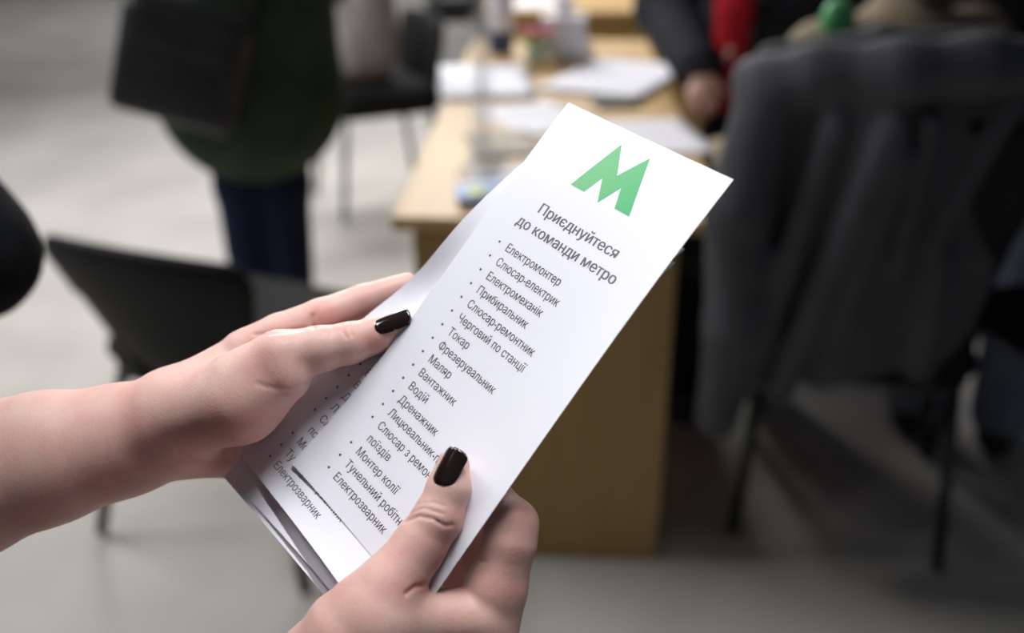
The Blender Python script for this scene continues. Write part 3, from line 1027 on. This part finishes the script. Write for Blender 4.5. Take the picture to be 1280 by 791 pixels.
# person with the red scarf leaning over the far side of the desk
ps = (0.76, 2.98)
redp = figure('person in a dark jacket with a red scarf, hand on the desk edge', ps, math.radians(168),
       (0.300, 0.195, 0.945), (0.185, 0.50, 0.825), (-0.22, 0.20, 1.05), (0.06, 0.365, 0.93),
       CHAR_CL, 0.62, 0.19, BLACK_CL, HAIR_D, lean=0.13, hand_dirs=((-.10, .9, -.30), (.6, .6, -.3)), coat_name='jacket', arm_f=1.4)
S = Solid()
S.chain([(0.02, 0.22, 1.50), (0.09, 0.30, 1.38), (0.11, 0.36, 1.15), (0.115, 0.435, 0.98), (0.12, 0.45, 0.76)], [0.045, 0.045, 0.042, 0.048, 0.045], 0.02, flat=(0, 1, 0.2), f=1.9)
S.chain([(-0.02, 0.22, 1.50), (-0.08, 0.285, 1.38), (-0.09, 0.29, 1.2), (-0.08, 0.27, 1.02)], [0.045, 0.045, 0.042, 0.045], 0.02, flat=(0, 1, 0.2), f=1.9)
S.chain([(0.0, 0.22, 1.50), (0.08, 0.13, 1.53), (0.0, 0.05, 1.54), (-0.08, 0.13, 1.53), (0.0, 0.22, 1.50)], [0.04] * 5, 0.02)
solid_obj('red_scarf', S, 0.010, SCARF_RED, redp)


# ================================================================== CHAIRS
def make_chair(name, label, loc, rz, seat_mat, back_mat, leg_mat, seat_z=0.45, back_top=0.74, back_lo=0.49, lean=0.10, width=0.45, group=None, leg_r=0.0125, taper=0.20, leg_out=-0.025, seat_th=0.032):
    c = empty(name, (loc[0], loc[1], 0), rz)
    tag(c, label, 'chair', group)
    hw = width / 2
    # padded seat
    S = Solid()
    for y in (-0.16, -0.12, -0.08, -0.04, 0.0, 0.04, 0.08, 0.12, 0.16):
        S.cap((-hw + .05, y, seat_z - seat_th + .02), (hw - .05, y, seat_z - seat_th + .02), seat_th, seat_th, 0.03)
    S.cap((-hw + .06, 0.185, seat_z - .018), (hw - .06, 0.185, seat_z - .018), 0.028, 0.028, 0.03)
    solid_obj('seat', S, 0.009, seat_mat, c)
    box('seat_pan', (0, 0.01, seat_z - .05), (width - .06, 0.36, 0.016), BLACK_PL, c, bevel=0.006)
    # curved back: rounded shell, narrower at the bottom
    nu, nv = 20, 14
    V, F = [], []
    for side in (0, 1):
        for j in range(nv + 1):
            t = j / nv
            z = back_lo + (back_top - back_lo) * t
            hwz = hw * (1 - taper + taper * min(1, t * 1.15))
            if t > 0.8: hwz *= 1 - 0.10 * ((t - 0.8) / 0.2) ** 2.2
            if t < 0.2: hwz *= 1 - 0.12 * ((0.2 - t) / 0.2) ** 2
            for i in range(nu + 1):
                s = i / nu * 2 - 1
                ed = (1 - abs(s) ** 5) * (1 - abs(2 * t - 1) ** 5)
                y = -0.21 - lean * t + 0.032 * s * s + (0.010 + 0.020 * ed if side else -0.006 - 0.010 * ed)
                V.append((s * hwz, y, z - 0.012 * s * s * (t > .5)))
    m = (nu + 1) * (nv + 1)
    for j in range(nv):
        for i in range(nu):
            a = j * (nu + 1) + i
            F.append((a, a + 1, a + nu + 2, a + nu + 1)); F.append((m + a, m + a + nu + 1, m + a + nu + 2, m + a + 1))
    ring = [i for i in range(nu + 1)] + [j * (nu + 1) + nu for j in range(1, nv + 1)] + \
           [nv * (nu + 1) + i for i in range(nu - 1, -1, -1)] + [j * (nu + 1) for j in range(nv - 1, 0, -1)]
    for a, b_ in zip(ring, ring[1:] + ring[:1]): F.append((a, m + a, m + b_, b_))
    add_mesh('backrest', V, F, back_mat, c)
    for s in (-1, 1):
        tube('back_support', bend_path([(s * hw * .55, 0.05, seat_z - .065), (s * hw * .55, -0.185, seat_z - .065), (s * hw * .55, -0.195 - lean * .5, back_lo + .14)], 0.05), leg_r * .9, leg_mat, c)
        tube('leg', [(s * (hw - .05), -0.17, seat_z - .06), (s * (hw + leg_out), -0.235, 0.012)], leg_r, leg_mat, c)
        tube('leg', [(s * (hw - .05), 0.17, seat_z - .06), (s * (hw + leg_out), 0.215, 0.012)], leg_r, leg_mat, c)
    box('seat_frame', (0, 0.17, seat_z - .066), (width - .10, 0.024, 0.02), leg_mat, c, bevel=0.006)
    box('seat_frame', (0, -0.17, seat_z - .066), (width - .10, 0.024, 0.02), leg_mat, c, bevel=0.006)
    return c


def face(fx, fy): return math.atan2(-fx, fy)


make_chair('chair', 'empty black padded chair behind the left forearm', (-0.555, 1.86), face(.37, .93), GREY_FAB, BLACK_PL, STEEL_BLK, back_top=0.715, back_lo=0.43, lean=0.085, taper=0.36, leg_out=0.03)
make_chair('chair', 'black chair with a pale grey bag on its seat, beyond the green coat', (-0.55, 3.97), face(-.90, -.42), BLACK_FAB, BLACK_FAB, STEEL_GRY, seat_z=0.50, seat_th=0.055, back_top=0.76, back_lo=0.47, lean=0.04, width=0.47, taper=0.10)
make_chair('chair', 'black chair far behind the desk, only its front legs and seat edge in view', (-0.33, 6.55), face(.2, -.98), BLACK_FAB, BLACK_PL, STEEL_BLK, back_top=0.80)
make_chair('chair', 'black chair under the dark grey jacket at the right of the desk', (0.735, 1.90), face(.29, .957), BLACK_FAB, BLACK_PL, STEEL_BLK, back_top=0.95, back_lo=0.52, lean=0.13, width=0.46)
make_chair('chair', 'black chair cut off by the right edge, in front of the grey-blue jeans', (1.27, 1.86), face(-.20, .98), BLACK_FAB, BLACK_PL, STEEL_BLK, back_top=0.72, back_lo=0.46, width=0.52)

# pale grey bag on the second chair
pb = empty('fabric_bag', (-0.585, 3.93, 0.525), 0.3)
tag(pb, 'pale grey soft bag lying on the far black chair', 'bag')
S = Solid()
S.oval((0, 0, 0.13), (0.155, 0.11, 0.15), 0.05); S.oval((0.02, -.02, 0.26), (0.12, 0.09, 0.14), 0.06); S.cap((-.09, -.05, .32), (-.02, -.07, .06), 0.03, 0.02, 0.04)
solid_obj('bag_body', S, 0.012, BAG_PALE, pb)
tube('handle', bend_path([(-0.07, 0, 0.36), (-0.05, 0, 0.50), (0.06, 0, 0.50), (0.08, 0, 0.36)], 0.05), 0.010, BAG_PALE, pb)

# dark grey jacket over the chair back
jk = empty('jacket', (0.62, 1.60, 0.0))
tag(jk, 'dark grey jacket draped over the chair back, one sleeve hanging low', 'jacket')
S = Solid()
JX = lambda x, y, z: np.array([x - 0.62, y - 1.60, z])
S.chain([JX(0.385, 1.60, 1.005), JX(0.47, 1.545, 1.020), JX(0.58, 1.51, 1.030), JX(0.70, 1.52, 1.038), JX(0.86, 1.575, 1.035)], [0.034, 0.042, 0.046, 0.044, 0.036], 0.03)   # turned roll over the back
for i in range(15):
    t = i / 14.0
    z = 0.970 - 0.48 * t
    x0 = 0.375 - 0.01 * math.sin(t * 3.1) + (0.0 if t < .75 else (t - .75) * .45)
    x1 = 0.865 - 0.02 * t - (0.0 if t < .8 else (t - .8) * .15)
    y = 1.548 + 0.05 * t
    xm = 0.56
    S.cap(JX(x0 + .03, y + .085, z), JX(xm, y, z), 0.034, 0.040, 0.03)
    S.cap(JX(xm, y, z), JX(x1 - .03, y + .075, z), 0.040, 0.038, 0.03)
for (xa, xb, za, zb, ya, yb, r) in ((0.50, 0.425, 0.95, 0.47, 1.535, 1.59, 0.026), (0.575, 0.475, 0.95, 0.46, 1.505, 1.565, 0.030), (0.60, 0.56, 0.90, 0.62, 1.512, 1.545, 0.022),
                                    (0.64, 0.64, 0.95, 0.70, 1.525, 1.56, 0.022), (0.78, 0.70, 0.97, 0.74, 1.575, 1.58, 0.026), (0.73, 0.74, 0.70, 0.47, 1.60, 1.62, 0.024)):
    S.cap(JX(xa, ya - .016, za), JX(xb, yb - .016, zb), r, r * .85, 0.018)
S.group(0.03)
S.chain([JX(0.405, 1.57, 0.98), JX(0.372, 1.56, 0.80), JX(0.385, 1.565, 0.58), JX(0.378, 1.585, 0.385)], [0.05, 0.054, 0.05, 0.040], 0.02)      # hanging sleeve
solid_obj('shell', S, 0.009, JACKET_GRY, jk)
S = Solid()
S.chain([JX(0.41, 1.615, 1.035), JX(0.57, 1.575, 1.060), JX(0.75, 1.575, 1.065)], [0.022, 0.026, 0.022], 0.02)
solid_obj('collar', S, 0.008, JACKET_GRY, jk)

# ================================================================== DESKS
A_DESK = -0.045
dk = empty('desk', (-0.213, 1.657, 0), A_DESK)
tag(dk, 'light beech desk in the middle with papers on it, end panel facing the viewer', 'desk')
DL = 1.84
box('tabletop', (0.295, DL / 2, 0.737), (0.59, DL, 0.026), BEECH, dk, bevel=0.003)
box('end_panel', (0.272, 0.035, 0.362), (0.475, 0.024, 0.724), BEECH_SHADE, dk, bevel=0.002)
box('end_panel', (0.272, DL - .035, 0.362), (0.475, 0.024, 0.724), BEECH_SHADE, dk, bevel=0.002)
box('modesty_panel', (0.06, DL / 2, 0.52), (0.02, DL - .10, 0.40), BEECH_SHADE, dk, bevel=0.002)
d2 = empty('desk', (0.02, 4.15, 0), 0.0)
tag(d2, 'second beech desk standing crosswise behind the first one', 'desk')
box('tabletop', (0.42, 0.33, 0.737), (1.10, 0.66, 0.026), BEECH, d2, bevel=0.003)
box('front_panel', (0.42, 0.03, 0.40), (1.04, 0.02, 0.648), BEECH_SHADE, d2, bevel=0.002)
box('end_panel', (-0.11, 0.34, 0.362), (0.022, 0.60, 0.724), BEECH_SHADE, d2, bevel=0.002)
box('end_panel', (0.95, 0.34, 0.362), (0.022, 0.60, 0.724), BEECH_SHADE, d2, bevel=0.002)

# ================================================================== THINGS ON THE DESKS
TZ = 0.7505


def sheet(name, label, cat, px, py, w_, l_, rot, mat, group=None, z=TZ, h=0.0012, wave=0.0):
    p = on_level(px, py, z)
    bm = bmesh.new()
    nx = 10
    V, F = [], []
    for side in (0, 1):
        for j in range(nx + 1):
            for i in range(nx + 1):
                x = (i / nx - .5) * w_; y = (j / nx - .5) * l_
                zz = wave * (max(0, i / nx - .6) ** 2 + max(0, .4 - j / nx) ** 2) * 3
                V.append((x, y, zz + (h if side else 0)))
    m = (nx + 1) ** 2
    for j in range(nx):
        for i in range(nx):
            a = j * (nx + 1) + i
            F.append((a, a + nx + 1, a + nx + 2, a + 1)); F.append((m + a, m + a + 1, m + a + nx + 2, m + a + nx + 1))
    ring = [i for i in range(nx + 1)] + [j * (nx + 1) + nx for j in range(1, nx + 1)] + \
           [nx * (nx + 1) + i for i in range(nx - 1, -1, -1)] + [j * (nx + 1) for j in range(nx - 1, 0, -1)]
    for a, b_ in zip(ring, ring[1:] + ring[:1]): F.append((a, b_, m + b_, m + a))
    bm.free()
    o = add_mesh(name, V, F, mat)
    o.location = tuple(p); o.rotation_euler = (0, 0, rot)
    tag(o, label, cat, group)
    return o


G = 'papers lying on the desk'
sheet('paper_sheet', 'white paper pile at the left far edge of the desk, beside the bottle', 'paper', 606, 103, 0.25, 0.44, 0.06, PAPER, G, wave=0.006, h=0.006)
sheet('paper_sheet', 'large white sheet spread by the hand of the person in the red scarf', 'paper', 772, 97, 0.30, 0.50, -0.42, PAPER, G, wave=0.012, z=TZ + 0.0015)
sheet('paper_sheet', 'white sheet half hidden behind the top left corner of the held leaflet', 'paper', 672, 148, 0.21, 0.297, 0.45, PAPER, G, wave=0.004)
sheet('paper_sheet', 'white sheet at the right desk edge behind the held leaflet', 'paper', 805, 172, 0.25, 0.297, 0.12, PAPER, G, wave=0.004)
sheet('brochure', 'grey-brown brochure beside the clear stand near the desk front', 'brochure', 628, 180, 0.15, 0.21, 0.2, KRAFT, None, h=0.004)
sheet('paper_sheet', 'white slip between the clear stand and the blue card', 'paper', 640, 222, 0.15, 0.12, 0.3, PAPER, G)
sheet('case', 'dark green flat case just above the leaflet corner', 'case', 770, 131, 0.11, 0.07, 0.2, DARK_CASE, None, h=0.012)
sheet('paper_sheet', 'pale sheet on the second desk behind', 'paper', 672, 4, 0.30, 0.30, 0.1, PAPER, G)

# blue card with a yellow spot
p = on_level(600, 250, TZ)
bc = empty('card_box', tuple(p), 0.12)
tag(bc, 'small blue card box with a yellow spot on the front desk corner', 'box')
box('box_body', (0.015, 0, 0.010), (0.115, 0.085, 0.018), BLUE_CARD, bc, bevel=0.002)
box('lid', (0.018, 0.030, 0.0195), (0.108, 0.030, 0.003), PALE_CARD, bc, bevel=0.001)
lathe('spot', [(0.020, 0.0), (0.020, 0.002), (0.016, 0.0026)], YELLOW, bc, loc=(-0.006, -0.012, 0.0192))

# clear acrylic sign stand, nearly edge-on
p = on_level(604, 206, TZ)
st = empty('sign_stand', tuple(p), math.radians(84))
tag(st, 'clear upright acrylic stand seen nearly edge-on at the left of the desk', 'stand')
box('base', (0, 0, 0.004), (0.22, 0.085, 0.005), ACRYLIC, st, bevel=0.001)
box('panel', (0, 0.006, 0.160), (0.215, 0.003, 0.305), ACRYLIC, st, bevel=0.0008)
box('panel', (0, -0.006, 0.160), (0.215, 0.003, 0.305), ACRYLIC, st, bevel=0.0008)

# white bottle with a navy band
p = on_level(626, 70, TZ)
bt = empty('bottle', tuple(p), 0)
tag(bt, 'white bottle with a navy lower band at the left of the desk', 'bottle')
lathe('bottle_body', [(0.036, 0.0), (0.040, 0.006), (0.040, 0.17), (0.034, 0.20), (0.016, 0.225), (0.015, 0.245)], WHITE_PL, bt)
lathe('label_band', [(0.0408, 0.012), (0.0412, 0.014), (0.0412, 0.078), (0.0408, 0.08)], NAVY_LBL, bt)
lathe('cap', [(0.018, 0.243), (0.018, 0.268), (0.015, 0.272)], WHITE_PL, bt)

# pink flowers in a small pot
p = on_level(669, 82, TZ)
fp = empty('flower_pot', tuple(p), 0)
tag(fp, 'small pot of pink flowers with green leaves on the desk', 'plant')
lathe('pot', [(0.026, 0.0), (0.034, 0.045), (0.036, 0.048), (0.032, 0.05), (0.030, 0.044)], POT, fp)
for k in range(9):
    th = k * 2.4; r = 0.012 + 0.0045 * k
    c = Vector((r * math.cos(th), r * math.sin(th), 0.098 + 0.008 * math.cos(k * 1.7)))
    bm = bmesh.new()
    for q in range(5):
        a = q * 2 * math.pi / 5
        g = bmesh.ops.create_uvsphere(bm, u_segments=8, v_segments=6, radius=0.0105)
        bmesh.ops.scale(bm, vec=(1, 0.8, 0.5), verts=g['verts'])
        bmesh.ops.translate(bm, vec=(c.x + 0.011 * math.cos(a), c.y + 0.011 * math.sin(a), c.z), verts=g['verts'])
    bm_obj('flower', bm, PINK, fp, True)
for k in range(8):
    th = k * 0.785 + .3
    bm = bmesh.new()
    g = bmesh.ops.create_uvsphere(bm, u_segments=10, v_segments=6, radius=0.03)
    bmesh.ops.scale(bm, vec=(1, 0.45, 0.10), verts=g['verts'])
    bmesh.ops.rotate(bm, cent=(0, 0, 0), matrix=Matrix.Rotation(-0.5, 3, 'Y'), verts=g['verts'])
    bmesh.ops.translate(bm, vec=(0.032, 0, 0.066), verts=g['verts'])
    bmesh.ops.rotate(bm, cent=(0, 0, 0), matrix=Matrix.Rotation(th, 3, 'Z'), verts=bm.verts[:])
    bm_obj('leaf', bm, LEAF, fp, True)
for k in range(5):
    th = k * 1.26
    tube('stem', [(0.008 * math.cos(th), 0.008 * math.sin(th), 0.04), (0.02 * math.cos(th), 0.02 * math.sin(th), 0.095)], 0.002, LEAF, fp, n=6)

# stack of white boxes
p = on_level(708, 76, TZ)
for k, (w_, d_, h_, dx, r, lab) in enumerate(((0.15, 0.12, 0.045, 0.0, -0.25, 'bottom white carton of the pair behind the spread sheet'),
                                              (0.135, 0.10, 0.085, -0.008, -0.05, 'upper white carton with a cup on it beside the pink flowers'))):
    c = empty('carton', (p[0] + dx, p[1] + .03, TZ + (0.0 if k == 0 else 0.0455)), r)
    tag(c, lab, 'box', 'white cartons on the desk')
    box('carton_body', (0, 0, h_ / 2), (w_, d_, h_), WHITE_PL, c, bevel=0.004)
    box('flap', (0, -0.001, h_ - .0005), (w_ * .98, d_ * .46, 0.003), WHITE_PL, c, bevel=0.001)
cp = empty('cup', (p[0] - .01, p[1] + .035, TZ + 0.0455 + 0.087), 0)
tag(cp, 'small white paper cup on top of the white cartons', 'cup')
lathe('cup_body', [(0.020, 0.0), (0.026, 0.052), (0.0275, 0.054), (0.0255, 0.054), (0.019, 0.004)], WHITE_PL, cp)
lathe('rim', [(0.0262, 0.051), (0.0285, 0.053), (0.0285, 0.0555), (0.0262, 0.0565)], WHITE_PL, cp)
